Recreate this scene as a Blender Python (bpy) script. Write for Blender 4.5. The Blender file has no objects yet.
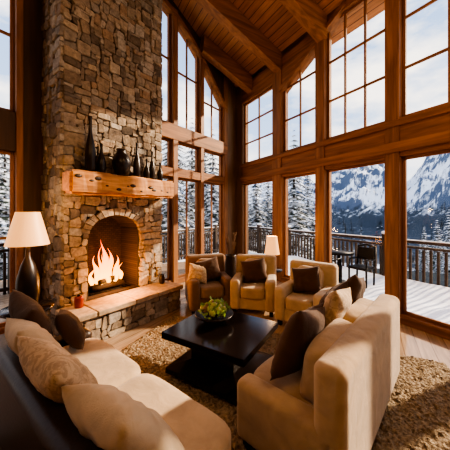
import bpy, bmesh, math, random
from mathutils import Vector, Matrix, noise
random.seed(7)
R=random.random
def U(a,b): return a+(b-a)*R()
scene=bpy.context.scene
COL=scene.collection
# ------------------------------------------------------------ materials
def newmat(name):
    m=bpy.data.materials.new(name); m.use_nodes=True
    nt=m.node_tree; b=nt.nodes['Principled BSDF']
    return m,nt,b
def N(nt,t,**k):
    n=nt.nodes.new(t)
    for a,v in k.items(): setattr(n,a,v)
    return n
def ramp(nt,stops):
    r=N(nt,'ShaderNodeValToRGB'); e=r.color_ramp.elements
    while len(e)<len(stops): e.new(0.5)
    for i,(p,c) in enumerate(stops):
        e[i].position=p; e[i].color=(c[0],c[1],c[2],1)
    return r
def coords(nt,scale=(1,1,1),rot=(0,0,0),kind='Object'):
    tc=N(nt,'ShaderNodeTexCoord'); mp=N(nt,'ShaderNodeMapping')
    mp.inputs['Scale'].default_value=scale; mp.inputs['Rotation'].default_value=rot
    nt.links.new(tc.outputs[kind],mp.inputs['Vector']); return mp.outputs['Vector']
def bump(nt,b,h,strength=.3,dist=.01):
    n=N(nt,'ShaderNodeBump'); n.inputs['Strength'].default_value=strength; n.inputs['Distance'].default_value=dist
    nt.links.new(h,n.inputs['Height']); nt.links.new(n.outputs['Normal'],b.inputs['Normal'])
def plain(name,c,rough=.5,metal=0,nscale=20,bs=.1,var=.15):
    m,nt,b=newmat(name)
    v=coords(nt)
    no=N(nt,'ShaderNodeTexNoise'); no.inputs['Scale'].default_value=nscale; no.inputs['Detail'].default_value=4
    nt.links.new(v,no.inputs['Vector'])
    r=ramp(nt,[(.3,[x*(1-var) for x in c]),(.7,[min(1,x*(1+var)) for x in c])])
    nt.links.new(no.outputs['Fac'],r.inputs['Fac']); nt.links.new(r.outputs['Color'],b.inputs['Base Color'])
    b.inputs['Roughness'].default_value=rough; b.inputs['Metallic'].default_value=metal
    bump(nt,b,no.outputs['Fac'],bs); return m
def wood(name,c1,c2,axis='z',rough=.45,sc=14):
    m,nt,b=newmat(name)
    s={'x':(.08,1,1),'y':(1,.08,1),'z':(1,1,.08)}[axis]
    v=coords(nt,tuple(a*sc for a in s))
    no=N(nt,'ShaderNodeTexNoise'); no.inputs['Scale'].default_value=1; no.inputs['Detail'].default_value=6; no.inputs['Distortion'].default_value=.6
    nt.links.new(v,no.inputs['Vector'])
    r=ramp(nt,[(.3,c1),(.7,c2)])
    nt.links.new(no.outputs['Fac'],r.inputs['Fac']); nt.links.new(r.outputs['Color'],b.inputs['Base Color'])
    b.inputs['Roughness'].default_value=rough; bump(nt,b,no.outputs['Fac'],.25,.006); return m
def fabric(name,c,sheen=.3,wrinkle=.5,scale=300,pattern=False):
    m,nt,b=newmat(name)
    v=coords(nt)
    n1=N(nt,'ShaderNodeTexNoise'); n1.inputs['Scale'].default_value=scale; n1.inputs['Detail'].default_value=2
    n2=N(nt,'ShaderNodeTexNoise'); n2.inputs['Scale'].default_value=7; n2.inputs['Detail'].default_value=4; n2.inputs['Distortion'].default_value=.5
    for n in (n1,n2): nt.links.new(v,n.inputs['Vector'])
    mx=N(nt,'ShaderNodeMath',operation='MULTIPLY_ADD'); mx.inputs[1].default_value=.12
    nt.links.new(n1.outputs['Fac'],mx.inputs[0]); nt.links.new(n2.outputs['Fac'],mx.inputs[2])
    r=ramp(nt,[(.3,[x*.82 for x in c]),(.75,[min(1,x*1.12) for x in c])])
    nt.links.new(n2.outputs['Fac'],r.inputs['Fac'])
    last=r.outputs['Color']
    if pattern:
        vo=N(nt,'ShaderNodeTexNoise'); vo.inputs['Scale'].default_value=22; vo.inputs['Detail'].default_value=2; vo.inputs['Distortion'].default_value=1.2; nt.links.new(v,vo.inputs['Vector'])
        pr=ramp(nt,[(.44,(.62,.54,.45)),(.54,(1.08,1.05,1.0))]); nt.links.new(vo.outputs['Fac'],pr.inputs['Fac'])
        mm=N(nt,'ShaderNodeMix',data_type='RGBA',blend_type='MULTIPLY'); mm.inputs[0].default_value=.6
        nt.links.new(last,mm.inputs[6]); nt.links.new(pr.outputs['Color'],mm.inputs[7]); last=mm.outputs[2]
    nt.links.new(last,b.inputs['Base Color'])
    b.inputs['Roughness'].default_value=.9; b.inputs['Sheen Weight'].default_value=sheen
    bump(nt,b,mx.outputs[0],wrinkle,.02); return m
M={}
M['frame']=wood('timber_frame',(.16,.064,.022),(.37,.165,.058),'z',.6)
M['frameh']=wood('timber_frame_h',(.16,.062,.02),(.37,.16,.054),'x',.65)
M['wallwood']=wood('wall_wood_dark',(.045,.024,.014),(.09,.046,.025),'z',.6)
M['cornerwood']=wood('corner_panel_wood',(.14,.085,.047),(.23,.14,.08),'z',.6)  # wall wood with the lit corner's brightness put into its colour
M['mantel']=wood('mantel_wood',(.32,.13,.04),(.70,.35,.12),'x',.55,18)
M['beam']=wood('rafter_wood',(.19,.08,.028),(.40,.18,.065),'y',.5)
M['black']=plain('black_lacquer',(.014,.009,.007),.16,0,15,.02)
M['bronze']=plain('dark_ceramic',(.028,.018,.013),.35,.1,12,.15)
M['iron']=plain('dark_iron',(.02,.018,.016),.5,.6)
M['beige']=fabric('beige_fabric',(.52,.39,.26))
M['cream']=fabric('cream_fabric',(.55,.43,.30),.3,.6)
M['sofatan']=fabric('tan_sofa_fabric',(.46,.33,.21),.3,.6)
M['pat']=fabric('patterned_fabric',(.56,.42,.28),.3,.6,300,True)
M['brownfab']=fabric('brown_fabric',(.085,.042,.023),.12,.8)
M['tanfab']=fabric('tan_fabric',(.30,.19,.11),.3,.8)
M['chairbrown']=fabric('brown_chair_fabric',(.20,.115,.065),.2,.5)
M['leather']=plain('brown_leather',(.04,.022,.014),.45,0,60,.2)
M['mortar']=plain('mortar',(.06,.048,.038),.95,0,40,.6)
M['slab']=plain('hearth_slab',(.38,.28,.19),.6,0,14,.4,.3)
M['deck']=plain('snow',(.88,.92,.98),.7,0,3,.5,.04)
M['rail']=wood('railing_wood',(.03,.018,.011),(.07,.04,.022),'z',.7)
M['bark']=plain('bark',(.04,.025,.016),.9,0,20,.5)
M['green']=plain('leaf_green',(.20,.32,.05),.5,0,10,.1,.5)
M['apple']=plain('green_fruit',(.40,.46,.12),.35,0,10,.1,.3)
M['dry']=plain('dry_stem',(.10,.05,.02),.8)
M['candle']=plain('red_glass',(.25,.03,.01),.3)
def brickmat():
    m,nt,b=newmat('firebrick'); v=coords(nt,(1,1,1),(math.pi/2,0,0))
    t=N(nt,'ShaderNodeTexBrick'); t.inputs['Scale'].default_value=7
    t.inputs['Color1'].default_value=(.07,.04,.026,1); t.inputs['Color2'].default_value=(.042,.024,.015,1); t.inputs['Mortar'].default_value=(.016,.011,.009,1)
    nt.links.new(v,t.inputs['Vector']); nt.links.new(t.outputs['Color'],b.inputs['Base Color']); b.inputs['Roughness'].default_value=.9; return m
M['brick']=brickmat()
def stonemat():
    m,nt,b=newmat('field_stone')
    g=N(nt,'ShaderNodeNewGeometry'); v=coords(nt)
    r=ramp(nt,[(0,(.13,.105,.085)),(.18,(.26,.205,.155)),(.34,(.39,.31,.23)),(.48,(.27,.25,.225)),(.60,(.34,.235,.155)),(.72,(.38,.35,.315)),(.86,(.48,.40,.31)),(1,(.17,.145,.125))])
    nt.links.new(g.outputs['Random Per Island'],r.inputs['Fac'])
    n1=N(nt,'ShaderNodeTexNoise'); n1.inputs['Scale'].default_value=16; n1.inputs['Detail'].default_value=7; n1.inputs['Roughness'].default_value=.65
    nt.links.new(v,n1.inputs['Vector'])
    r2=ramp(nt,[(.3,(.5,.48,.46)),(.7,(1.25,1.22,1.18))]); nt.links.new(n1.outputs['Fac'],r2.inputs['Fac'])
    mx=N(nt,'ShaderNodeMix',data_type='RGBA',blend_type='MULTIPLY'); mx.inputs[0].default_value=1
    nt.links.new(r.outputs['Color'],mx.inputs[6]); nt.links.new(r2.outputs['Color'],mx.inputs[7])
    nt.links.new(mx.outputs[2],b.inputs['Base Color']); b.inputs['Roughness'].default_value=.85
    bump(nt,b,n1.outputs['Fac'],.8,.02); return m
M['stone']=stonemat()
def plank(name,c1,c2,mortar,scale,rot,rough,bw=2.5,rh=.16,spec=.5):
    m,nt,b=newmat(name); v=coords(nt,(1,1,1),rot)
    t=N(nt,'ShaderNodeTexBrick'); t.inputs['Scale'].default_value=scale; t.inputs['Mortar Size'].default_value=.006
    t.inputs['Brick Width'].default_value=bw; t.inputs['Row Height'].default_value=rh
    t.inputs['Color1'].default_value=(*c1,1); t.inputs['Color2'].default_value=(*c2,1); t.inputs['Mortar'].default_value=(*mortar,1)
    nt.links.new(v,t.inputs['Vector'])
    mp=N(nt,'ShaderNodeMapping'); mp.inputs['Scale'].default_value=(2,24,2); nt.links.new(v,mp.inputs['Vector'])
    no=N(nt,'ShaderNodeTexNoise'); no.inputs['Scale'].default_value=1; no.inputs['Detail'].default_value=5; nt.links.new(mp.outputs['Vector'],no.inputs['Vector'])
    r2=ramp(nt,[(.3,(.7,.68,.65)),(.7,(1.15,1.12,1.1))]); nt.links.new(no.outputs['Fac'],r2.inputs['Fac'])
    mx=N(nt,'ShaderNodeMix',data_type='RGBA',blend_type='MULTIPLY'); mx.inputs[0].default_value=1
    nt.links.new(t.outputs['Color'],mx.inputs[6]); nt.links.new(r2.outputs['Color'],mx.inputs[7])
    nt.links.new(mx.outputs[2],b.inputs['Base Color']); b.inputs['Roughness'].default_value=rough
    bump(nt,b,t.outputs['Fac'],-.2,.004); return m
M['floor']=plank('floor_planks',(.48,.36,.26),(.44,.32,.22),(.3,.21,.14),1,(0,0,math.radians(60)),.14)
M['ceil']=plank('ceiling_planks',(.48,.23,.09),(.36,.16,.058),(.05,.02,.01),1,(0,0,0),.5,3,.14)
def rugmat():
    m,nt,b=newmat('shag_rug'); v=coords(nt)
    n1=N(nt,'ShaderNodeTexNoise'); n1.inputs['Scale'].default_value=38; n1.inputs['Detail'].default_value=5
    nt.links.new(v,n1.inputs['Vector'])
    r=ramp(nt,[(.32,(.17,.12,.075)),(.68,(.44,.35,.24))]); nt.links.new(n1.outputs['Fac'],r.inputs['Fac'])
    nt.links.new(r.outputs['Color'],b.inputs['Base Color']); b.inputs['Roughness'].default_value=1
    bump(nt,b,n1.outputs['Fac'],1,.05); return m
M['rug']=rugmat()
def glassmat():
    m,nt,b=newmat('window_glass'); nt.nodes.remove(b)
    tr=N(nt,'ShaderNodeBsdfTransparent'); gl=N(nt,'ShaderNodeBsdfGlossy'); gl.inputs['Roughness'].default_value=.02
    fr=N(nt,'ShaderNodeFresnel'); fr.inputs['IOR'].default_value=1.2
    mx=N(nt,'ShaderNodeMixShader'); o=nt.nodes['Material Output']
    nt.links.new(fr.outputs[0],mx.inputs[0]); nt.links.new(tr.outputs[0],mx.inputs[1]); nt.links.new(gl.outputs[0],mx.inputs[2]); nt.links.new(mx.outputs[0],o.inputs[0]); return m
M['glass']=glassmat()
def shademat(name,c,s):
    m,nt,b=newmat(name); b.inputs['Base Color'].default_value=(.42,.27,.15,1)
    no=N(nt,'ShaderNodeTexNoise'); no.inputs['Scale'].default_value=60
    r=ramp(nt,[(.3,[x*.85 for x in c]),(.7,c)]); nt.links.new(no.outputs['Fac'],r.inputs['Fac'])
    nt.links.new(r.outputs['Color'],b.inputs['Emission Color']); b.inputs['Emission Strength'].default_value=s; return m
M['shade']=shademat('lamp_shade',(1,.46,.16),1.25)
def firemat():
    m,nt,b=newmat('flame'); nt.nodes.remove(b)
    tc=N(nt,'ShaderNodeTexCoord'); sp=N(nt,'ShaderNodeSeparateXYZ'); nt.links.new(tc.outputs['Generated'],sp.inputs[0])
    r=ramp(nt,[(0,(1,.42,.07)),(.35,(1,.27,.025)),(.8,(.9,.12,.01)),(1,(.5,.04,.0))]); nt.links.new(sp.outputs['Z'],r.inputs['Fac'])
    em=N(nt,'ShaderNodeEmission'); em.inputs['Strength'].default_value=6; nt.links.new(r.outputs['Color'],em.inputs[0])
    lw=N(nt,'ShaderNodeLayerWeight'); lw.inputs['Blend'].default_value=.5
    tr=N(nt,'ShaderNodeBsdfTransparent'); mx=N(nt,'ShaderNodeMixShader')
    nt.links.new(lw.outputs['Facing'],mx.inputs[0]); nt.links.new(em.outputs[0],mx.inputs[1]); nt.links.new(tr.outputs[0],mx.inputs[2])
    nt.links.new(mx.outputs[0],nt.nodes['Material Output'].inputs[0]); return m
M['flame']=firemat()
def snowy(name,base,thr,nscale,w=.05):
    m,nt,b=newmat(name); v=coords(nt)
    no=N(nt,'ShaderNodeTexNoise'); no.inputs['Scale'].default_value=nscale; no.inputs['Detail'].default_value=5; nt.links.new(v,no.inputs['Vector'])
    r=ramp(nt,[(thr-w,base),(thr+w,(.85,.89,.97))]); nt.links.new(no.outputs['Fac'],r.inputs['Fac'])
    nt.links.new(r.outputs['Color'],b.inputs['Base Color']); b.inputs['Roughness'].default_value=.8; return m
M['needles']=snowy('snowy_needles',(.025,.04,.032),.51,3.0)
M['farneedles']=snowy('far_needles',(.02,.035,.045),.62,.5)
def mountainmat():
    m,nt,b=newmat('mountain_snow')
    g=N(nt,'ShaderNodeNewGeometry'); sp=N(nt,'ShaderNodeSeparateXYZ'); nt.links.new(g.outputs['Position'],sp.inputs[0])
    sn=N(nt,'ShaderNodeSeparateXYZ'); nt.links.new(g.outputs['True Normal'],sn.inputs[0])
    v=coords(nt,(.035,.035,.025))
    no=N(nt,'ShaderNodeTexNoise'); no.inputs['Scale'].default_value=1; no.inputs['Detail'].default_value=10; no.inputs['Roughness'].default_value=.70; nt.links.new(v,no.inputs['Vector'])
    a=N(nt,'ShaderNodeMath',operation='MULTIPLY_ADD'); a.inputs[1].default_value=.55; nt.links.new(sn.outputs['Z'],a.inputs[0]); nt.links.new(no.outputs['Fac'],a.inputs[2])
    r=ramp(nt,[(.0,(.09,.13,.21)),(1,(.82,.88,.98))])  # rock tinted bluish: distance haze put into the colour
    mr=N(nt,'ShaderNodeMapRange'); mr.inputs[1].default_value=.78; mr.inputs[2].default_value=.87; nt.links.new(a.outputs[0],mr.inputs[0]); nt.links.new(mr.outputs[0],r.inputs['Fac'])
    v2=coords(nt,(.22,.22,.10)); n2=N(nt,'ShaderNodeTexNoise'); n2.inputs['Scale'].default_value=1; n2.inputs['Detail'].default_value=6; nt.links.new(v2,n2.inputs['Vector'])
    up=N(nt,'ShaderNodeMapRange'); up.inputs[1].default_value=-4; up.inputs[2].default_value=34; nt.links.new(sp.outputs['Z'],up.inputs[0])
    lo=N(nt,'ShaderNodeMapRange'); lo.inputs[1].default_value=-24; lo.inputs[2].default_value=-27; nt.links.new(sp.outputs['Z'],lo.inputs[0])
    mxx=N(nt,'ShaderNodeMath',operation='MAXIMUM'); nt.links.new(up.outputs[0],mxx.inputs[0]); nt.links.new(lo.outputs[0],mxx.inputs[1])
    z=N(nt,'ShaderNodeMath',operation='ADD'); nt.links.new(mxx.outputs[0],z.inputs[0]); nt.links.new(n2.outputs['Fac'],z.inputs[1])
    mr2=N(nt,'ShaderNodeMapRange'); mr2.inputs[1].default_value=.62; mr2.inputs[2].default_value=.84; nt.links.new(z.outputs[0],mr2.inputs[0])
    mx=N(nt,'ShaderNodeMix',data_type='RGBA'); mx.inputs[6].default_value=(.04,.06,.09,1)
    nt.links.new(mr2.outputs[0],mx.inputs[0]); nt.links.new(r.outputs['Color'],mx.inputs[7])
    nt.links.new(mx.outputs[2],b.inputs['Base Color']); b.inputs['Roughness'].default_value=.9
    bump(nt,b,no.outputs['Fac'],1,5); return m
M['mount']=mountainmat()
# ------------------------------------------------------------ mesh builder
class MB:
    def __init__(s): s.v=[];s.f=[];s.m=[];s.s=[];s.names=[]
    def mi(s,m):
        if m not in s.names: s.names.append(m)
        return s.names.index(m)
    def add(s,vs,fs,mat,mtx=None,smooth=False):
        o=len(s.v); k=s.mi(mat)
        if mtx is not None: vs=[mtx@Vector(v) for v in vs]
        s.v+= [tuple(v) for v in vs]
        for f in fs: s.f.append([i+o for i in f]); s.m.append(k); s.s.append(smooth)
    def bm(s,b,mat,mtx=None,smooth=False):
        b.verts.index_update()
        s.add([v.co.copy() for v in b.verts],[[v.index for v in f.verts] for f in b.faces],mat,mtx,smooth); b.free()
    def box(s,lo,hi,mat,bev=.008,seg=2,smooth=False,rot=None):
        c=[(a+b)/2 for a,b in zip(lo,hi)]; d=[abs(b-a) for a,b in zip(lo,hi)]
        b=bmesh.new(); bmesh.ops.create_cube(b,size=1)
        for v in b.verts: v.co=Vector((v.co.x*d[0],v.co.y*d[1],v.co.z*d[2]))
        if bev>0: bmesh.ops.bevel(b,geom=b.edges[:],offset=min(bev,min(d)*.45),segments=seg,profile=.5,affect='EDGES')
        mt=Matrix.Translation(c)
        if rot is not None: mt=mt@rot
        s.bm(b,mat,mt,smooth)
    def cushion(s,c,d,mat,p=6,n=9,rot=None,wr=.006):
        vs={};V=[];F=[]
        def idx(a):
            k=tuple(round(x,5) for x in a)
            if k not in vs:
                vs[k]=len(V); q=Vector(a); L=sum(abs(x)**p for x in q)**(1/p); q=q/L
                w=Vector((q.x*d[0]/2,q.y*d[1]/2,q.z*d[2]/2))
                nn=noise.noise(w*6+Vector(c)*3)*wr; w+=q.normalized()*nn
                V.append(w)
            return vs[k]
        for ax in range(3):
            for sg in (-1,1):
                for i in range(n):
                    for j in range(n):
                        q=[]
                        for (a,bb) in ((i,j),(i+1,j),(i+1,j+1),(i,j+1)):
                            t=[0,0,0]; t[ax]=sg; t[(ax+1)%3]=-1+2*a/n; t[(ax+2)%3]=-1+2*bb/n; q.append(idx(t))
                        F.append(q if sg>0 else q[::-1])
        mt=Matrix.Translation(c)
        if rot is not None: mt=mt@rot
        s.add(V,F,mat,mt,True)
    def lathe(s,prof,c,mat,seg=28,sx=1,sy=1):
        V=[];F=[]
        for r,z in prof:
            for i in range(seg):
                a=2*math.pi*i/seg; V.append((c[0]+r*sx*math.cos(a),c[1]+r*sy*math.sin(a),c[2]+z))
        for k in range(len(prof)-1):
            for i in range(seg):
                j=(i+1)%seg; F.append([k*seg+i,k*seg+j,(k+1)*seg+j,(k+1)*seg+i])
        F.append([i for i in range(seg)][::-1]); F.append([(len(prof)-1)*seg+i for i in range(seg)])
        s.add(V,F,mat,None,True)
    def prism(s,pts,vec,mat):
        n=len(pts); V=[Vector(p) for p in pts]+[Vector(p)+Vector(vec) for p in pts]
        F=[list(range(n)),list(range(2*n-1,n-1,-1))]+[[i,i+n,(i+1)%n+n,(i+1)%n] for i in range(n)]
        s.add(V,F,mat)
    def tube(s,pts,r,mat,seg=8):
        V=[];F=[]; pts=[Vector(p) for p in pts]
        for k,p in enumerate(pts):
            t=(pts[min(k+1,len(pts)-1)]-pts[max(k-1,0)]).normalized()
            a=t.orthogonal().normalized() if k==0 else (a-t*a.dot(t)).normalized()
            b=t.cross(a); rr=r[k] if isinstance(r,(list,tuple)) else r
            for i in range(seg):
                an=2*math.pi*i/seg; V.append(p+(a*math.cos(an)+b*math.sin(an))*rr)
        for k in range(len(pts)-1):
            for i in range(seg):
                j=(i+1)%seg; F.append([k*seg+i,k*seg+j,(k+1)*seg+j,(k+1)*seg+i])
        F.append(list(range(seg))[::-1]); F.append([(len(pts)-1)*seg+i for i in range(seg)])
        s.add(V,F,mat,None,True)
    def make(s,name,loc=(0,0,0),rz=0,wn=False,mtx=None,fix=True):
        me=bpy.data.meshes.new(name); me.from_pydata([tuple(v) for v in s.v],[],s.f)
        for n in s.names: me.materials.append(M[n])
        me.polygons.foreach_set('material_index',s.m); me.polygons.foreach_set('use_smooth',s.s)
        me.update()
        if fix:
            b=bmesh.new(); b.from_mesh(me); bmesh.ops.recalc_face_normals(b,faces=b.faces[:]); b.to_mesh(me); b.free()
        o=bpy.data.objects.new(name,me); COL.objects.link(o)
        o.matrix_world=mtx if mtx is not None else Matrix.Translation(loc)@Matrix.Rotation(rz,4,'Z')
        if wn:
            w=o.modifiers.new('wn','WEIGHTED_NORMAL'); w.keep_sharp=True
        return o
def frame(o,ang): return Matrix.Translation((o[0],o[1],0))@Matrix.Rotation(math.radians(ang),4,'Z')
C=(.35,7.87)
FR=frame(C,-60)      # right window wall: x=along, y=outward
FL=frame(C,233)      # left wall: x=along toward camera, y=inward
SL=.42; ZE=5.6; QR=4.5; ZR=ZE+SL*QR
def zl(s):
    q=.9205*s
    return ZE+SL*q if q<QR else ZR-SL*(q-QR)
# ------------------------------------------------------------ shell
b=MB()
b.prism([(-1.5,0,-.12),(11,0,-.12),(11,-9.3,-.12),(-1.5,-9.3,-.12)],(0,0,.12),'floor')
b.make('floor',mtx=FR)
b=MB()
T=lambda q:.4246*q
z=lambda q: ZE+SL*q if q<QR else ZR-SL*(q-QR)
OV=.55
b.prism([(T(-OV)-.5,OV,z(-OV)),(10.8,OV,z(-OV)),(10.8,-QR,ZR),(T(QR)-.3,-QR,ZR)],(0,0,.14),'ceil')
b.prism([(T(QR)-.3,-QR,ZR),(10.8,-QR,ZR),(10.8,-9.4,z(9.4)),(T(9.4)-.3,-9.4,z(9.4))],(0,0,.14),'ceil')
b.make('ceiling',mtx=FR)
for t in (.75,1.95,3.25,4.6,5.95,7.25,8.6,9.9):
    b=MB(); qm=min(QR,t/.4246-.25); w=.22
    b.prism([(t-w/2,.0,z(0)-.01),(t-w/2,.0,z(0)-.45),(t-w/2,-qm,z(qm)-.42),(t-w/2,-qm,z(qm)-.01)],(w,0,0),'beam')
    if qm==QR: b.prism([(t-w/2,-QR,ZR-.01),(t-w/2,-QR,ZR-.38),(t-w/2,-9,z(9)-.38),(t-w/2,-9,z(9)-.01)],(w,0,0),'beam')
    b.make('ceiling_beam',mtx=FR)
posts=[(.0,.36),(1.74,2.06),(3.08,3.30),(4.45,4.66),(5.8,6.0),(7.1,7.3),(8.45,8.65),(9.8,10.5)]
b=MB()
b.box((-.1,0,0),(.36,.22,ZE),'cornerwood')
for i,(a,c) in enumerate(posts[1:]):
    b.box((a,-.03,0),(c,.22,ZE+.02),'frame',.012)
b.box((.30,.0,2.55),(10.5,.2,3.15),'frameh',.01)
b.box((.30,-.06,2.62),(10.5,.0,2.78),'frameh',.01)
b.box((.30,-.05,3.02),(10.5,.0,3.12),'frameh',.01)
b.box((.30,.0,4.97),(2.06,.2,ZE+.05),'frameh',.01)
b.box((.30,.0,5.47),(10.5,.2,ZE+.05),'frameh',.01)
b.prism([(2.0,0,4.68),(3.7,0,5.60),(2.0,0,5.60)],(0,.18,0),'frameh')
b.prism([(2.0,-.04,4.60),(3.75,-.04,5.52),(3.75,-.04,5.62),(2.0,-.04,4.74)],(0,.24,0),'frameh')
b.box((.30,-.02,0),(10.5,.2,.13),'frameh',.01)
b.make('wall_right',mtx=FR)
wn=0
def window(lo,hi,z0,z1,mtx,y,nv=0,nh=0,fw=.045,ztop=None):
    global wn; wn+=1
    b=MB(); d=.05
    b.box((lo,y-d/2,z0),(lo+fw,y+d/2,z1),'frame',.006); b.box((hi-fw,y-d/2,z0),(hi,y+d/2,z1),'frame',.006)
    b.box((lo,y-d/2,z0),(hi,y+d/2,z0+fw),'frameh',.006)
    b.box((lo,y-d/2,z1-fw),(hi,y+d/2,z1),'frameh',.006)
    for i in range(nv):
        x=lo+(hi-lo)*(i+1)/(nv+1); b.box((x-.018,y-.02,z0),(x+.018,y+.02,z1),'frame',.004)
    for i in range(nh):
        x=z0+(z1-z0)*(i+1)/(nh+1); b.box((lo,y-.02,x-.018),(hi,y+.02,x+.018),'frameh',.004)
    b.add([(lo,y,z0),(hi,y,z0),(hi,y,z1),(lo,y,z1)],[[0,1,2,3]],'glass')
    b.make('window_%d'%wn,mtx=mtx)
spans=[(.36,1.74,1,2),(2.06,3.08,1,2),(3.30,4.45,2,2),(4.66,5.8,1,2),(6,7.1,1,1),(7.3,8.45,1,1),(8.65,9.8,1,1)]
for a,c,nv,nh in spans:
    window(a,c,.13,2.55,FR,.1); window(a,c,3.15,4.97 if a<1 else 5.47,FR,.1,nv,nh)
b=MB()
def lwseg(a,c,z0,z1=None,mat='wallwood',y0=-.2,y1=0):
    if z1 is None: b.prism([(a,y0,z0),(c,y0,z0),(c,y0,zl(c)),(a,y0,zl(a))],(0,y1-y0,0),mat)
    else: b.box((a,y0,z0),(c,y1,z1),mat,.01)
lwseg(-.1,.50,0,None,'cornerwood')
lwseg(3.45,4.889,0); lwseg(4.889,5.42,0)
lwseg(6.75,6.95,0); lwseg(8.3,9.9,0)
for a,c in ((.48,.64),(1.53,1.66),(2.45,2.60),(3.36,3.5)):
    lwseg(a,c,0,zl(a)-.1,'frame',-.2,.03)
for a,c in ((.5,3.46),): 
    lwseg(a,c,2.52,2.72,'frameh',-.18,.02); lwseg(a,c,3.38,3.74,'frameh',-.18,.04); lwseg(a,c,0,.12,'frameh')
for a,c in ((5.42,8.4),):
    lwseg(a,c,2.55,3.1,'wallwood'); lwseg(a,c,0,.12,'frameh'); lwseg(a,c,5.3,6.6,'wallwood')
lwseg(5.38,5.46,0,5.4,'frame',-.2,.03)
arc=[]
for i in range(21):
    s=.5+i*(2.96/20); arc.append((s, 4.75+1.75*math.sin(min(1,(s-.5)/2.7)*math.pi/2)))
for i in range(20):
    (s0,z0),(s1,z1)=arc[i],arc[i+1]
    b.prism([(s0,-.2,z0),(s1,-.2,z1),(s1,-.2,zl(s1)),(s0,-.2,zl(s0))],(0,.2,0),'wallwood')
    b.prism([(s0,-.18,z0-.1),(s1,-.18,z1-.1),(s1,-.18,z1+.02),(s0,-.18,z0+.02)],(0,.22,0),'frameh')
b.make('wall_left',mtx=FL)
for a,c in ((.64,1.53),(1.66,2.45),(2.60,3.36)):
    window(a,c,.12,2.52,FL,-.1,1); window(a,c,2.72,3.38,FL,-.1,0,0); 
    zt=4.75+1.75*math.sin(min(1,((a+c)/2-.5)/2.7)*math.pi/2)
    window(a,c,3.74,zt+.3,FL,-.1,1,1)
for a,c in ((5.46,6.75),(6.95,8.3)):
    window(a,c,.12,2.55,FL,-.1,1,1); window(a,c,3.1,5.3,FL,-.1,1,1)
b=MB(); b.prism([(T(9)-.1,-9.15,0),(10.6,-9.15,0),(10.6,-9.15,z(9.1)),(T(9)-.1,-9.15,z(9.1))],(0,.15,0),'cornerwood'); b.make('wall_back',mtx=FR)
b=MB(); b.prism([(10.5,0,0),(10.5,-9.1,0),(10.5,-9.1,z(9.1)),(10.5,-QR,ZR),(10.5,0,ZE)],(.15,0,0),'cornerwood'); b.make('wall_side',mtx=FR)
# ------------------------------------------------------------ fireplace
CX0,CX1,CY=3.48,5.12,.654
OX0,OX1,OZ0,OZS,OR=3.95,4.78,.43,1.38,.27
ocx=(OX0+OX1)/2; oa=(OX1-OX0)/2
def warp(x,zz,sd=0,amp=.026):
    q=Vector((x*5.5,zz*5.5,sd)); q2=Vector((x*14,zz*14,sd+5))
    return (noise.noise(q)*amp*1.3+noise.noise(q2)*amp*.7, noise.noise(q+Vector((31,7,2)))*amp*1.3+noise.noise(q2+Vector((3,17,9)))*amp*.7)
def stones(b,W,Z,place,skip=None,cs=.045,dep=(.02,.06),sd=0,lock=None):
    nx=int(round(W/cs)); nz=int(Z/cs); cx=W/nx
    g=[[False]*nz for _ in range(nx)]
    if skip:
        for i in range(nx):
            for j in range(nz):
                if skip((i+.5)*cx,(j+.5)*cs): g[i][j]=True
    for j in range(nz):
        for i in range(nx):
            if g[i][j]: continue
            w=random.choice([2,2,3,3,4,4,5,5,6]); h=random.choice([1,2,2,2,3,3,4])
            ww=1
            while ww<w and i+ww<nx and not g[i+ww][j]: ww+=1
            if i+ww==nx-1 and not g[nx-1][j]: ww+=1
            hh=1
            while hh<h and j+hh<nz and all(not g[k][j+hh] for k in range(i,i+ww)): hh+=1
            for k in range(i,i+ww):
                for l in range(j,j+hh): g[k][l]=True
            x0,x1,z0,z1=i*cx+.0015,(i+ww)*cx-.0015,j*cs+.0015,(j+hh)*cs-.0015
            d=U(*dep); c=min(.024,(x1-x0)*.25,(z1-z0)*.27)
            raw=[(x0+c*U(.2,1.4),z0),(x1-c*U(.2,1.4),z0),(x1,z0+c*U(.2,1.3)),(x1,z1-c*U(.2,1.3)),(x1-c*U(.2,1.4),z1),(x0+c*U(.2,1.4),z1),(x0,z1-c*U(.2,1.3)),(x0,z0+c*U(.2,1.3))]
            cor=[]
            for (x,zz) in raw:
                wx,wz=warp(x,zz,sd)
                e=min(1,min(x,W-x)/.08); e2=min(1,zz/.08,(Z-zz)/.08 if Z<1 else 1)
                cor.append((x+wx*max(0,e)+U(-.003,.003),zz+wz*max(0,e2)+U(-.003,.003)))
            mx=sum(q[0] for q in cor)/8; mz=sum(q[1] for q in cor)/8
            V=[]; tx,tz=U(-.11,.11),U(-.11,.11)
            ls=[(-.02,1),(d*.62,1),(d*.91,.95),(d,.84)]
            for (dd,k) in ls:
                for (x,zz) in cor:
                    X=mx+(x-mx)*k; Z_=mz+(zz-mz)*k
                    ddd=dd+(X-mx)*tx+(Z_-mz)*tz if dd>0.2*d else dd
                    V.append(place(X,Z_,ddd))
            F=[list(range(24,32))]
            for r in (0,8,16):
                for k in range(8): F.append([r+k,r+(k+1)%8,r+8+(k+1)%8,r+8+k])
            b.add(V,F,'stone')
b=MB()
A=[]
for i in range(13):
    an=math.pi-math.pi*i/12; A.append((ocx+oa*math.cos(an),OZS+OR*math.sin(an)))
b.prism([(CX0,.12,0),(OX0,.12,0),(OX0,.12,7.55),(CX0,.12,7.55)],(0,CY-.12,0),'mortar')
b.prism([(OX1,.12,0),(CX1,.12,0),(CX1,.12,7.55),(OX1,.12,7.55)],(0,CY-.12,0),'mortar')
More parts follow.
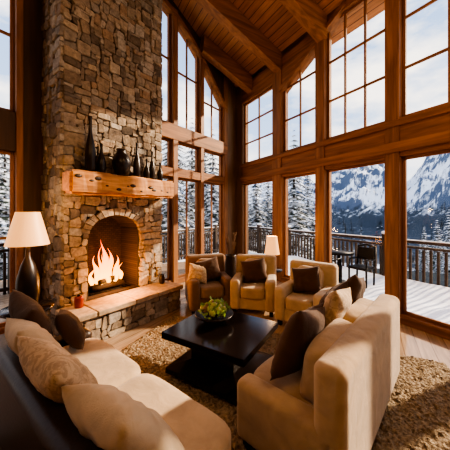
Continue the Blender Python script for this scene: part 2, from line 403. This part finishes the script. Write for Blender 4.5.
for i in range(12):
    b.prism([(A[i][0],.12,A[i][1]),(A[i+1][0],.12,A[i+1][1]),(A[i+1][0],.12,7.55),(A[i][0],.12,7.55)],(0,CY-.12,0),'mortar')
b.box((CX0,.02,0),(CX1,.12,7.55),'mortar',0)
b.box((OX0-.02,.1,0),(OX1+.02,CY-.01,OZ0-.01),'brick',0)
L=[(OX0+.006,OZ0-.02),(OX0+.006,OZS)]+[(ocx+(oa-.006)*math.cos(math.pi-math.pi*i/12),OZS+(OR-.006)*math.sin(math.pi*i/12)) for i in range(13)]+[(OX1-.006,OZ0-.02)]
V=[(x,.13,zz) for x,zz in L]+[(x,CY-.01,zz) for x,zz in L]; n=len(L)
b.add(V,[[i,i+1,i+1+n,i+n] for i in range(n-1)],'brick'); b.add([(x,.135,zz) for x,zz in L],[list(range(n))],'brick')
def skip(x,zz):
    X=x+CX0; rg=.10
    if X>OX0-.005 and X<OX1+.005 and zz<=OZS: return True
    if zz>OZS and ((X-ocx)/(oa+rg))**2+((zz-OZS)/(OR+rg))**2<1: return True
    return False
stones(b,CX1-CX0,7.5,lambda x,zz,d:Vector((CX0+x,CY+d,zz)),skip)
stones(b,CY+.03,7.5,lambda x,zz,d:Vector((CX1+d*.8,x,zz)),sd=11)
stones(b,CY+.03,7.5,lambda x,zz,d:Vector((CX0-d*.8,x,zz)),sd=23)
nv=15
for i in range(nv):
    a0=math.pi*i/nv+.012+U(0,.01); a1=math.pi*(i+1)/nv-.012; d=U(.05,.08); ro=U(.085,.13)
    P=[]
    for (rr,an) in ((0,a0),(0,a1),(ro,a1),(ro+U(-.015,.015),a0)): P.append((ocx+(oa+rr)*math.cos(an),OZS+(OR+rr)*math.sin(an)))
    b.prism([(x,CY-.02,zz) for x,zz in P],(0,d+.02,0),'stone')
b.make('stone_fireplace',mtx=FL)
b=MB(); HX0,HX1,HY=3.46,5.2,1.2
b.box((HX0+.02,CY+.07,0),(HX1-.02,HY-.05,.35),'mortar',0)
stones(b,HX1-HX0,.36,lambda x,zz,d:Vector((HX0+x,HY-.05+d,zz)),sd=3,dep=(.02,.045))
stones(b,HY-CY-.1,.36,lambda x,zz,d:Vector((HX0+.02-d,CY+.07+x,zz)),sd=4)
stones(b,HY-CY-.1,.36,lambda x,zz,d:Vector((HX1-.02+d,CY+.07+x,zz)),sd=5)
x=HX0-.03
while x<HX1:
    x2=min(x+U(.35,.6),HX1+.03); 
    if HX1-x2<.15: x2=HX1+.03
    b.box((x+.003,CY+.07,.355),(x2-.003,HY+.04+U(-.01,.01),.425),'slab',.014,3); x=x2
b.make('hearth',mtx=FL)
b=MB()
bmx=bmesh.new(); bmesh.ops.create_cube(bmx,size=1)
for v in bmx.verts: v.co=Vector((v.co.x*1.72,v.co.y*.30,v.co.z*.31))
bmesh.ops.bevel(bmx,geom=bmx.edges[:],offset=.03,segments=2,affect='EDGES')
bmesh.ops.subdivide_edges(bmx,edges=[e for e in bmx.edges if abs((e.verts[0].co-e.verts[1].co).x)>1],cuts=26,use_grid_fill=True)
for v in bmx.verts:
    q=v.co.copy(); v.co+=Vector((0,noise.noise(q*3.5)*.022+noise.noise(q*11)*.012,noise.noise(q*4+Vector((9,9,9)))*.028+noise.noise(q*13)*.010))
b.bm(bmx,'mantel',Matrix.Translation(((CX0+CX1)/2-.01,CY+.205,2.10)),False)
for i in range(12):
    x=CX0+.08+i*.138+U(-.05,.05); zc=2.10+U(-.08,.07); sc=U(.8,2.0)
    b.lathe([(.0,0),(.014,.002),(.018,.006),(.010,.012)],(0,0,0),'leather',10)
    for k in range(len(b.v)-40,len(b.v)):
        q=b.v[k]; b.v[k]=(x+q[0]*1.6*sc,CY+.352+q[2]*1.3,zc+q[1]*.8*sc)
b.make('mantel_shelf',mtx=FL)
def onmantel(x,y=.18): 
    p=FL@Vector((x,CY+y,2.262)); return (p.x,p.y,p.z)
def vase(name,prof,x,y=.18,mat='bronze'):
    b=MB(); b.lathe(prof,(0,0,0),mat); b.make(name,loc=onmantel(x,y))
bottle=lambda h,r:[(r*.75,0),(r,.03*h),(r*1.05,.35*h),(r*.8,.52*h),(r*.38,.68*h),(r*.28,.85*h),(r*.34,.97*h),(r*.42,h)]
vase('bottle_vase',bottle(.78,.068),4.83); vase('bottle_vase',bottle(.44,.06),4.66,.15)
vase('clay_urn',[(.05,0),(.09,.03),(.135,.14),(.14,.22),(.11,.31),(.065,.37),(.08,.41)],4.36)
vase('bottle_vase',bottle(.58,.058),4.07,.15); vase('bottle_vase',bottle(.34,.05),3.90)
vase('bottle_vase',bottle(.50,.052),3.76,.14); vase('bottle_vase',bottle(.32,.048),3.62)
b=MB()
for (x,y,r,h,ph) in ((4.18,.36,.055,.42,0),(4.29,.34,.065,.56,1),(4.40,.37,.07,.72,2),(4.51,.34,.055,.46,3),(4.10,.36,.045,.28,4),(4.60,.38,.045,.28,5),(4.35,.43,.05,.30,6),(4.47,.43,.045,.36,7),(4.24,.44,.04,.26,8),(4.36,.33,.035,.48,9),(4.46,.40,.03,.64,10)):
    pts=[];rs=[]
    for k in range(15):
        t=k/14; pts.append((x+.04*math.sin(ph+t*6)*t*1.4,y+.015*math.cos(ph*2+t*4)*t,.53+h*t)); rs.append(max(.002,r*math.sin(math.pi*min(1,t*.75+.22))**1.3*(1-t)**.45*(1+.15*math.sin(t*11+ph)) if t<1 else .002))
    b.tube(pts,rs,'flame',12)
b.make('fire',mtx=FL)
b=MB()
for (x0,y0,z0,x1,y1,z1,r) in ((4.08,.30,.50,4.66,.34,.50,.05),(4.10,.46,.49,4.62,.42,.50,.045),(4.2,.28,.57,4.52,.48,.58,.04),(4.5,.28,.58,4.26,.46,.60,.035)):
    P=Vector((x0,y0,z0));Q=Vector((x1,y1,z1)); b.tube([P.lerp(Q,k/5)+Vector((0,0,noise.noise(P*9+Vector((k,0,0)))*.012)) for k in range(6)],[r*U(.9,1.1) for _ in range(6)],'bark',10)
b.make('firewood_logs',mtx=FL)
b=MB()
for i in range(9):
    x=4.04+i*.08; b.tube([(x,.24,.435),(x,.54,.435)],.008,'iron',6)
for y in (.26,.52):
    b.tube([(4.0,y,.43),(4.72,y,.43)],.01,'iron',6)
b.make('fire_grate',mtx=FL)
p=FL@Vector((5.0,.88,.425)); b=MB()
b.lathe([(.05,0),(.055,.01),(.055,.12),(.05,.14),(.03,.15)],(0,0,0),'candle',16); b.lathe([(.02,.145),(.018,.17),(.004,.18)],(0,0,0),'iron',10)
b.make('candle_jar',loc=p)
p=FL@Vector((3.6,.86,.425)); b=MB(); b.lathe([(.04,0),(.05,.03),(.05,.10),(.035,.14),(.04,.16)],(0,0,0),'bronze',16); b.make('clay_pot',loc=p)
# ------------------------------------------------------------ furniture
def sofa(name,w,d,loc,f,body,cush,arms=(1,1),ns=2,hb=.82,ha=.56,back=True,lift=0):
    b=MB(); aw=.17; x0=-w/2+(aw if arms[0] else 0); x1=w/2-(aw if arms[1] else 0)
    b.box((-w/2+.01,-d/2+.02,.09),(w/2-.01,d/2-.03,.29),body,.03,4,True)
    b.box((-w/2,-d/2,.08),(w/2,-d/2+.19,hb),body,.06,6,True)
    if arms[0]: b.box((-w/2,-d/2+.03,.08),(-w/2+aw,d/2,ha),body,.055,6,True)
    if arms[1]: b.box((w/2-aw,-d/2+.03,.08),(w/2,d/2,ha),body,.055,6,True)
    for i in range(ns):
        a=x0+(x1-x0)*i/ns; c=x0+(x1-x0)*(i+1)/ns
        b.cushion(((a+c)/2,(.17)/2+.01,.365),(c-a-.004,d-.17,.20),cush,7,12)
        if back: b.cushion(((a+c)/2,-d/2+.25,.63),(c-a-.01,.22,.44),cush,4.5,12,rot=Matrix.Rotation(math.radians(10),4,'X'),wr=.012)
    for x in (-w/2+.07,w/2-.07):
        for y in (-d/2+.07,d/2-.08): b.box((x-.03,y-.03,0),(x+.03,y+.03,.10),'black',.004)
    return b.make(name,loc=(loc[0],loc[1],lift),rz=math.atan2(f[1],f[0])-math.pi/2,wn=True)
sofa('sofa',1.98,.80,(-.944,1.74),(.616,.788),'leather','beige',(1,0),2,.68,.50,False)
sofa('sofa',1.68,.76,(.915,2.155),(-.731,.682),'sofatan','sofatan',(1,1),2,.86,.50,True)
FC=[((-.30,4.47),(.26,-.96)),((.52,4.42),(-.22,-.97)),((1.25,3.82),(-.62,-.78))]
for k,(p,f) in enumerate(FC):
    sofa('armchair',.75,.74,p,f,'chairbrown' if k==0 else 'cream','tanfab' if k==0 else 'beige',(1,1),1,.90,.58)
def pillow(w,h,t,loc,fdir,tilt,mat,roll=0,name='throw_pillow'):
    b=MB();n=18;V=[];F=[]
    for sd in (1,-1):
        o=len(V)
        for i in range(n+1):
            for j in range(n+1):
                u=-1+2*i/n; v=-1+2*j/n
                e=max(0,(1-abs(u)**3.2)*(1-abs(v)**3.2))**.55
                x=w/2*u*(1-.10*(1-v*v)); y=h/2*v*(1-.10*(1-u*u))
                zz=sd*t/2*e*(1+.15*noise.noise(Vector((u*2,v*2,loc[0]*7+sd)))+.12*noise.noise(Vector((u*5,v*5,loc[1]*9))))
                V.append((x,y,zz))
        for i in range(n):
            for j in range(n):
                q=[o+i*(n+1)+j,o+(i+1)*(n+1)+j,o+(i+1)*(n+1)+j+1,o+i*(n+1)+j+1]
                F.append(q if sd>0 else q[::-1])
    b.add(V,F,mat,None,True)
    f=Vector((fdir[0],fdir[1],0)).normalized(); tr=math.radians(tilt)
    nn=f*math.cos(tr)+Vector((0,0,math.sin(tr))); up=-f*math.sin(tr)+Vector((0,0,math.cos(tr))); rt=up.cross(nn)
    m=Matrix((rt,up,nn)).transposed().to_4x4(); m=Matrix.Translation(loc)@m@Matrix.Rotation(math.radians(roll),4,'Z')
    me=b.make(name,mtx=m,fix=False)
    bb=bmesh.new(); bb.from_mesh(me.data); bmesh.ops.remove_doubles(bb,verts=bb.verts[:],dist=.0005); bb.to_mesh(me.data); bb.free()
    return me
fl=Vector((.616,.788,0)); al=Vector((.788,-.616,0)); c0=Vector((-.944,1.74,0))
def onL(x,y,zz): q=c0+al*x+fl*y; return (q.x,q.y,zz)
pillow(.50,.50,.20,onL(-.74,-.14,.77),fl,18,'brownfab',10)
pillow(.42,.38,.16,onL(-.70,.14,.64),(.8,.6),30,'brownfab',-14)
pillow(.54,.50,.20,onL(-.38,-.20,.72),fl,34,'cream',-8)
pillow(.58,.50,.20,onL(.12,-.21,.72),fl,36,'pat',5)
pillow(.58,.50,.20,onL(.68,-.14,.67),(.5,.87),40,'cream',-8)
fr=Vector((-.731,.682,0)); ar=Vector((.682,.731,0)); c1=Vector((.915,2.155,0))
def onR(x,y,zz): q=c1+ar*x+fr*y; return (q.x,q.y,zz)
pillow(.54,.52,.20,onR(-.44,.07,.74),fr,18,'brownfab',14)
pillow(.44,.42,.18,onR(-.16,.15,.70),fr,28,'brownfab',-12)
pillow(.46,.46,.18,onR(.08,.0,.81),fr,16,'pat',10)
pillow(.46,.44,.17,onR(.26,.10,.79),fr,24,'brownfab',-10)
pillow(.44,.44,.17,onR(.58,.0,.84),fr,16,'brownfab',16)
for (p,f) in FC:
    F_=Vector((f[0],f[1],0)).normalized(); q=Vector((p[0],p[1],0))+F_*.03
    pillow(.44,.40,.16,(q.x,q.y,.67),f,18,'brownfab',12)
    if p[0]<0: 
        q=q-Vector((F_.y,-F_.x,0))*-.16; pillow(.36,.34,.14,(q.x-.02,q.y-.06,.63),f,28,'pat',-12)
b=MB()
b.box((-.47,-.42,.385),(.47,.42,.45),'black',.006)
b.box((-.25,-.21,.09),(.25,.21,.39),'black',.005)
b.prism([(-.44,-.39,.03),(.44,-.39,.03),(.44,.39,.03),(-.44,.39,.03)],(0,0,.05),'black')
V=[(-.44,-.39,.08),(.44,-.39,.08),(.44,.39,.08),(-.44,.39,.08),(-.25,-.21,.14),(.25,-.21,.14),(.25,.21,.14),(-.25,.21,.14)]
b.add(V,[[0,1,5,4],[1,2,6,5],[2,3,7,6],[3,0,4,7]],'black')
b.box((-.35,-.30,0),(.35,.30,.035),'black',.003)
b.make('coffee_table',loc=(-.03,2.66,0.03),rz=math.radians(-31))
b=MB()
b.lathe([(.07,0),(.08,.012),(.14,.035),(.20,.075),(.215,.10),(.205,.10),(.13,.05),(.0,.035)],(0,0,0),'bronze',36)
for i in range(110):
    a=U(0,2*math.pi); r=.18*math.sqrt(R()); hz=.09+.16*(1-(r/.19)**2)*U(.5,1)
    c=Vector((r*math.cos(a),r*math.sin(a),hz)); dr=Vector((U(-1,1),U(-1,1),U(.1,1))).normalized(); sd=dr.orthogonal().normalized(); l=U(.03,.07)
    b.add([c,c+dr*l*.5+sd*l*.3,c+dr*l,c+dr*l*.5-sd*l*.3],[[0,1,2,3]],'green')
for i in range(20):
    a=i*2.4; r=.13*math.sqrt(i/20); b.cushion((r*math.cos(a),r*math.sin(a),.19-.9*r*r*4+U(-.01,.02)),(.078,.078,.082),'apple' if i%4 else 'tanfab',2.2,6)
b.make('bowl_of_fruit_and_greenery',loc=(-.12,2.78,.48),fix=False)
b=MB(); ex=Vector((.93,-.37,0)).normalized(); ey=Vector((.37,.93,0)).normalized()
nx,ny=190,150; W_,H_=3.55,3.1; V=[];F=[]
for i in range(nx+1):
    for j in range(ny+1):
        x=-W_/2+W_*i/nx; y=-H_/2+H_*j/ny; edge=min(i,j,nx-i,ny-j)
        V.append((x+U(-.012,.012),y+U(-.012,.012),.002 if edge==0 else .024+.012*noise.noise(Vector((x*9,y*9,0)))+U(-.012,.012)))
for i in range(nx):
    for j in range(ny): F.append([i*(ny+1)+j,(i+1)*(ny+1)+j,(i+1)*(ny+1)+j+1,i*(ny+1)+j+1])
b.add(V,F,'rug',None,True)
rc=Vector((2.46,2.80,0))-ex*W_/2-ey*H_/2
b.make('shag_rug',loc=(rc.x,rc.y,0),rz=math.atan2(ex.y,ex.x))
def lamp(loc,tab_h,base,sh,rb,rt,tabr):
    b=MB(); b.lathe([(tabr,tab_h-.03),(tabr,tab_h)],(0,0,0),'black',32); b.lathe([(.03,.02),(.03,tab_h-.03)],(0,0,0),'black',14); b.lathe([(tabr*.75,0),(tabr*.7,.02),(.04,.035)],(0,0,0),'black',28)
    b.make('side_table',loc=loc)
    b=MB(); k=base/.62
    b.lathe([(.05*k,0),(.085*k,.02*k),(.10*k,.14*k),(.095*k,.28*k),(.06*k,.42*k),(.025*k,.5*k),(.02*k,.56*k),(.012,base+.04)],(0,0,0),'bronze')
    n=32; V=[];F=[]
    for (r,zz) in ((rb,base),(rt,base+sh)):
        for i in range(n): V.append((r*math.cos(2*math.pi*i/n),r*math.sin(2*math.pi*i/n),zz))
    for i in range(n): F.append([i,(i+1)%n,(i+1)%n+n,i+n])
    b.add(V,F,'shade',None,True)
    b.tube([(0,0,base),(0,0,base+sh)],.006,'iron',6)
    b.make('table_lamp',loc=(loc[0],loc[1],tab_h+.001),fix=False)
    for zz,e in ((base+sh+.06,20),(base-.05,11)):
        l=bpy.data.lights.new('bulb','POINT'); l.energy=e; l.color=(1,.56,.24); l.shadow_soft_size=.06
        o=bpy.data.objects.new('lamp_bulb_light',l); o.location=(loc[0],loc[1],tab_h+zz); COL.objects.link(o)
lamp((-2.16,2.74,0),.66,.68,.36,.20,.11,.24)
lamp((.95,5.05,0),.55,.30,.36,.15,.10,.2)
b=MB(); b.lathe([(.10,0),(.12,.03),(.14,.3),(.13,.6),(.10,.76),(.12,.80),(.10,.80),(.09,.7)],(0,0,0),'bronze')
for i in range(14):
    a=U(0,6.28); l=U(.25,.5); b.tube([(0,0,.7),(.04*math.cos(a),.04*math.sin(a),.8),(U(.06,.13)*math.cos(a),U(.06,.13)*math.sin(a),.8+l)],[.004,.003,.009],'dry',5)
b.make('floor_vase',loc=(.12,5.25,0))
for (x,y) in ((-.6,-.6),(2.0,1.2)):  # unseen hanging fixtures, added to carry the warm fill lights
    b=MB(); b.tube([(0,0,.3),(0,0,2.6)],.012,'iron'); 
    ring=[(.55*math.cos(2*math.pi*i/24),.55*math.sin(2*math.pi*i/24),.0) for i in range(25)]
    b.tube(ring,.02,'iron')
    for i in range(6):
        a=i*math.pi/3; b.tube([(0,0,.3),(.55*math.cos(a),.55*math.sin(a),0)],.008,'iron'); b.lathe([(.03,0),(.045,.06),(.06,.14)],(.55*math.cos(a),.55*math.sin(a),0),'shade',14)
    b.make('chandelier',loc=(x,y,4.5))
    l=bpy.data.lights.new('ch','POINT'); l.energy=115; l.color=(1,.66,.36); l.shadow_soft_size=.4  # added fill from out of view, brightens room and ceiling
    o=bpy.data.objects.new('chandelier_light',l); o.location=(x,y,4.35); COL.objects.link(o)
for q,e in (((4.36,.50,.80),10),((4.36,.98,.75),40)):
    l=bpy.data.lights.new('fire','POINT'); l.energy=e; l.color=(1,.42,.12); l.shadow_soft_size=.12
    o=bpy.data.objects.new('fire_light',l); o.location=FL@Vector(q); COL.objects.link(o)
# ------------------------------------------------------------ outside
det=.921
def off(d): return (C[0]+d*(.602-.5)/det, C[1]+d*(.866+.799)/det)
dk=2.3; rc_=Vector((*off(dk),0)); dR=Vector((.5,-.866,0)); dL=Vector((-.602,-.799,0))
b=MB()
cc=Vector((C[0],C[1],0)); P=[cc+dL*12, cc, cc+dR*13, rc_+dR*14, rc_+Vector((.05,.15,0)), rc_+dL*12]
b.prism([p+Vector((0,0,-.25)) for p in [P[1],P[2],P[3],P[4]]],(0,0,.21),'deck')
b.prism([p+Vector((0,0,-.25)) for p in [P[0],P[1],P[4],P[5]]],(0,0,.21),'deck')
V=[];F=[];n1,n2=90,16
for i in range(n1+1):
    for j in range(n2+1):
        p=cc+dR*(-1+13*i/n1)+Vector((.866,.5,0))*(.25+(dk-.3)*j/n2)
        V.append((p.x,p.y,-.03+.08*max(0,noise.noise(p*1.7)+.3)+.16*(j/n2)**4))
for i in range(n1):
    for j in range(n2): F.append([i*(n2+1)+j,(i+1)*(n2+1)+j,(i+1)*(n2+1)+j+1,i*(n2+1)+j+1])
b.add(V,F,'deck',None,True)
b.make('snowy_deck')
b=MB()
for dv,L_ in ((dR,12),(dL,11)):
    ang=Matrix.Rotation(math.atan2(dv.y,dv.x),4,'Z')
    for zz,h,mm in ((1.02,.06,'rail'),(.90,.05,'rail'),(.10,.06,'rail'),(1.06,.02,'deck')):
        m=Matrix.Translation(rc_+dv*L_/2+Vector((0,0,zz)))@ang
        bb=bmesh.new(); bmesh.ops.create_cube(bb,size=1)
        for v in bb.verts: v.co=Vector((v.co.x*L_,v.co.y*(.09 if mm=='rail' else .06),v.co.z*h))
        b.bm(bb,mm,m)
    n=int(L_/.13)
    for i in range(n):
        post=(i%13==0); w=.14 if post else .045; h=1.2 if post else .9
        m=Matrix.Translation(rc_+dv*(i*.13)+Vector((0,0,h/2-.04)))@ang
        bb=bmesh.new(); bmesh.ops.create_cube(bb,size=1)
        for v in bb.verts: v.co=Vector((v.co.x*w,v.co.y*w,v.co.z*h))
        b.bm(bb,'rail',m)
        if post:
            b.cushion(tuple(rc_+dv*(i*.13)+Vector((0,0,1.19))),(.19,.19,.09),'deck',3,5)
b.make('deck_railing')
def bistro(loc,rz):
    b=MB(); b.box((-.21,-.21,.42),(.21,.21,.47),'iron',.01)
    for x in (-.19,.19):
        b.tube([(x,.18,0),(x,.18,.44)],.022,'iron'); b.tube([(x,-.18,0),(x,-.2,.45),(x,-.26,.9)],.022,'iron')
        b.tube([(x,-.2,.62),(x,.16,.64),(x,.18,.45)],.018,'iron')
    b.box((-.17,-.245,.60),(.17,-.215,.88),'iron',.01,2,False,Matrix.Rotation(.12,4,'X'))
    b.tube([(-.19,-.26,.9),(0,-.265,.95),(.19,-.26,.9)],.024,'iron'); b.make('patio_chair',loc=(loc[0],loc[1],-.01),rz=rz)
bistro((3.12,5.72),2.2); bistro((2.42,5.82),-1.0)
b=MB(); b.lathe([(.33,.69),(.34,.73)],(0,0,0),'iron'); b.lathe([(.04,0.02),(.04,.7)],(0,0,0),'iron',10); b.lathe([(.2,0),(.19,.02)],(0,0,0),'iron'); b.make('patio_table',loc=(2.80,6.15,-.01))
# terrain
def prof(u):
    K=[(-900,160),(-200,158),(0,172),(160,186),(240,182),(278,178),(296,166),(316,186),(332,165),(344,164),(362,147),(376,154),(390,169),(403,184),(414,176),(428,158),(438,152),(452,134),(500,108),(620,108),(900,145),(1600,170)]
    for (a,va),(c,vc) in zip(K,K[1:]):
        if a<=u<=c: return va+(vc-va)*(u-a)/(c-a)
    return 170
R0,RP=120,520
def terr(th,r):
    x,y=r*math.sin(th),r*math.cos(th)
    base=-1.5-26*min(1,max(0,(r-15)/60))**.8
    if r>R0:
        u=225+250*math.tan(max(-1.3,min(1.3,th))); hp=(212-prof(u))/250*math.cos(th)
        k=(r-R0)/(RP-R0); pk=hp*RP+1.7
        if k<1: foot=27.5*min(1,k*1.6); sh=k**2.0
        else: foot=27.5; sh=max(0,1-(k-1)*1.2)
        wgt=min(1,k*2)*(1 if k>1 else .25+.75*abs(1-k)**.5)
        nz=noise.ridged_multi_fractal(Vector((x*.013,y*.013,3.3)),.9,2.1,8,1.0,2.0)
        nz2=noise.fractal(Vector((x*.05,y*.05,1)),.7,2,6)
        base+=max(0,foot+pk*sh*(1+(nz-1.0)*.22*wgt)+pk*.16*max(0,nz-.7)*(1 if .25<k<.95 else 0)*math.sin(math.pi*min(1,k))+nz2*4*min(1,k*2))
    else: base+=noise.noise(Vector((x*.03,y*.03,0)))*1.2
    return (x,y,base)
b=MB(); V=[];F=[]; NA,NR=620,140
for i in range(NA+1):
    th=math.radians(-72+152*i/NA)
    for j in range(NR+1): V.append(terr(th,15+665*(j/NR)**1.2))
for i in range(NA):
    for j in range(NR): F.append([i*(NR+1)+j,(i+1)*(NR+1)+j,(i+1)*(NR+1)+j+1,i*(NR+1)+j+1])
b.add(V,F,'mount',None,True); b.make('mountain_range')
def pine_mesh(b,o,H,Rr,levels,nb,twigs,mat,seed):
    rnd=random.Random(seed); o=Vector(o)
    n=6; 
    V=[o+Vector((.02*H*math.cos(2*math.pi*i/n),.02*H*math.sin(2*math.pi*i/n),0)) for i in range(n)]+[o+Vector((0,0,H*.98))]
    b.add(V,[[i,(i+1)%n,n] for i in range(n)],'bark')
    V=[];F=[]
    for L in range(levels):
        t=(L+.5)/levels; zz=H*(.08+.92*t); rad=Rr*(1-t)**.85*rnd.uniform(.85,1.12)+.02*Rr
        for k in range(nb):
            a=2*math.pi*(k+rnd.random()*.8)/nb; l=rad*rnd.uniform(.75,1.15); dr=Vector((math.cos(a),math.sin(a),0)); sd=Vector((-dr.y,dr.x,0))
            droop=.35+.25*rnd.random()
            def sp(s): return o+Vector((0,0,zz+H*.012))+dr*l*s+Vector((0,0,-l*droop*s**1.4+l*.10*s**4))
            for q in range(twigs):
                s=.12+.88*q/twigs; p0=sp(s); p1=sp(min(1,s+1.0/twigs)); tw=l*.34*(1-s*.75)
                for sg in (-1,1):
                    tip=p0+sd*sg*tw+dr*tw*.7+Vector((0,0,-tw*.35)); m=len(V)
                    V+= [p0,p1,tip]; F.append([m,m+1,m+2])
            m=len(V); wv=sd*l*.05; V+=[sp(0)-wv,sp(0)+wv,sp(.6)+wv,sp(.6)-wv,sp(1.08)]; F+=[[m,m+1,m+2,m+3],[m+3,m+2,m+4]]
    b.add(V,F,mat)
def near(u,Y,H,z0,Rr,seed):
    b=MB(); pine_mesh(b,(0,0,0),H,Rr,34,12,8,'needles',seed); b.make('pine_tree',loc=((u-225)/250*Y,Y,z0),fix=False)
for i,a in enumerate([(172,17,14,-4,2.4),(192,22,15,-5,2.6),(213,16,11,-4,2.0),(150,26,17,-5,3),(256,20,10,-4.5,2.2),(268,30,13,-6,2.8),(294,18,12.6,-5,2.4),(308,27,13,-6,2.4),(242,33,16,-6,3.2),(5,13,10,-3.5,1.9),(-12,17,15,-4,2.6),(22,22,13,-5,2.4),(232,24,12,-5,2.2),(205,34,19,-7,3.4),(330,52,13,-14,2.2),(437,45,14,-13,2.4),(449,42,16,-13,2.6),(424,55,14,-15,2.4)]):
    near(*a,seed=i+3)
b=MB()
for i in range(800):
    th=math.radians(U(-70,72)); r=75+U(0,1)**.8*170
    q=terr(th,r); H=U(6,11)
    pine_mesh(b,(q[0],q[1],q[2]-.5),H,H*.19,9,7,2,'farneedles',i)
b.make('pine_forest',fix=False)
# ------------------------------------------------------------ sky + sun
w=bpy.data.worlds.new('sky'); scene.world=w; w.use_nodes=True; nt=w.node_tree; bg=nt.nodes['Background']
tc=N(nt,'ShaderNodeTexCoord'); sp=N(nt,'ShaderNodeSeparateXYZ'); nt.links.new(tc.outputs['Generated'],sp.inputs[0])
r=ramp(nt,[(0,(1,.84,.66)),(.10,(.86,.87,.90)),(.30,(.42,.56,.80)),(1,(.24,.38,.68))]); nt.links.new(sp.outputs['Z'],r.inputs['Fac'])
mp=N(nt,'ShaderNodeMapping'); mp.inputs['Scale'].default_value=(1,1,2.4); nt.links.new(tc.outputs['Generated'],mp.inputs['Vector'])
no=N(nt,'ShaderNodeTexNoise'); no.inputs['Scale'].default_value=3.2; no.inputs['Detail'].default_value=8; no.inputs['Roughness'].default_value=.58; nt.links.new(mp.outputs['Vector'],no.inputs['Vector'])
cr=ramp(nt,[(.44,(0,0,0)),(.62,(1,1,1))]); nt.links.new(no.outputs['Fac'],cr.inputs['Fac'])
mx=N(nt,'ShaderNodeMix',data_type='RGBA'); nt.links.new(cr.outputs['Color'],mx.inputs[0]); nt.links.new(r.outputs['Color'],mx.inputs[6]); mx.inputs[7].default_value=(1.2,1.10,1.0,1)
nt.links.new(mx.outputs[2],bg.inputs[0]); bg.inputs[1].default_value=1.75
sd=Vector((.86,.36,.42)).normalized()
l=bpy.data.lights.new('sun','SUN'); l.energy=8.5; l.color=(1,.78,.55); l.angle=math.radians(1.5)
o=bpy.data.objects.new('sun',l); o.rotation_euler=sd.to_track_quat('Z','Y').to_euler(); COL.objects.link(o)
try:
    scene.view_settings.view_transform='AgX'; scene.view_settings.look='AgX - High Contrast'; scene.view_settings.exposure=0.0
except Exception as e: print(e)
cam=bpy.data.cameras.new('camera'); cam.sensor_width=36; cam.lens=20; cam.shift_y=-13/450; cam.clip_end=3000; cam.clip_start=.05
o=bpy.data.objects.new('camera',cam); o.location=(0,0,1.7); o.rotation_euler=(math.pi/2,0,0); COL.objects.link(o); scene.camera=o
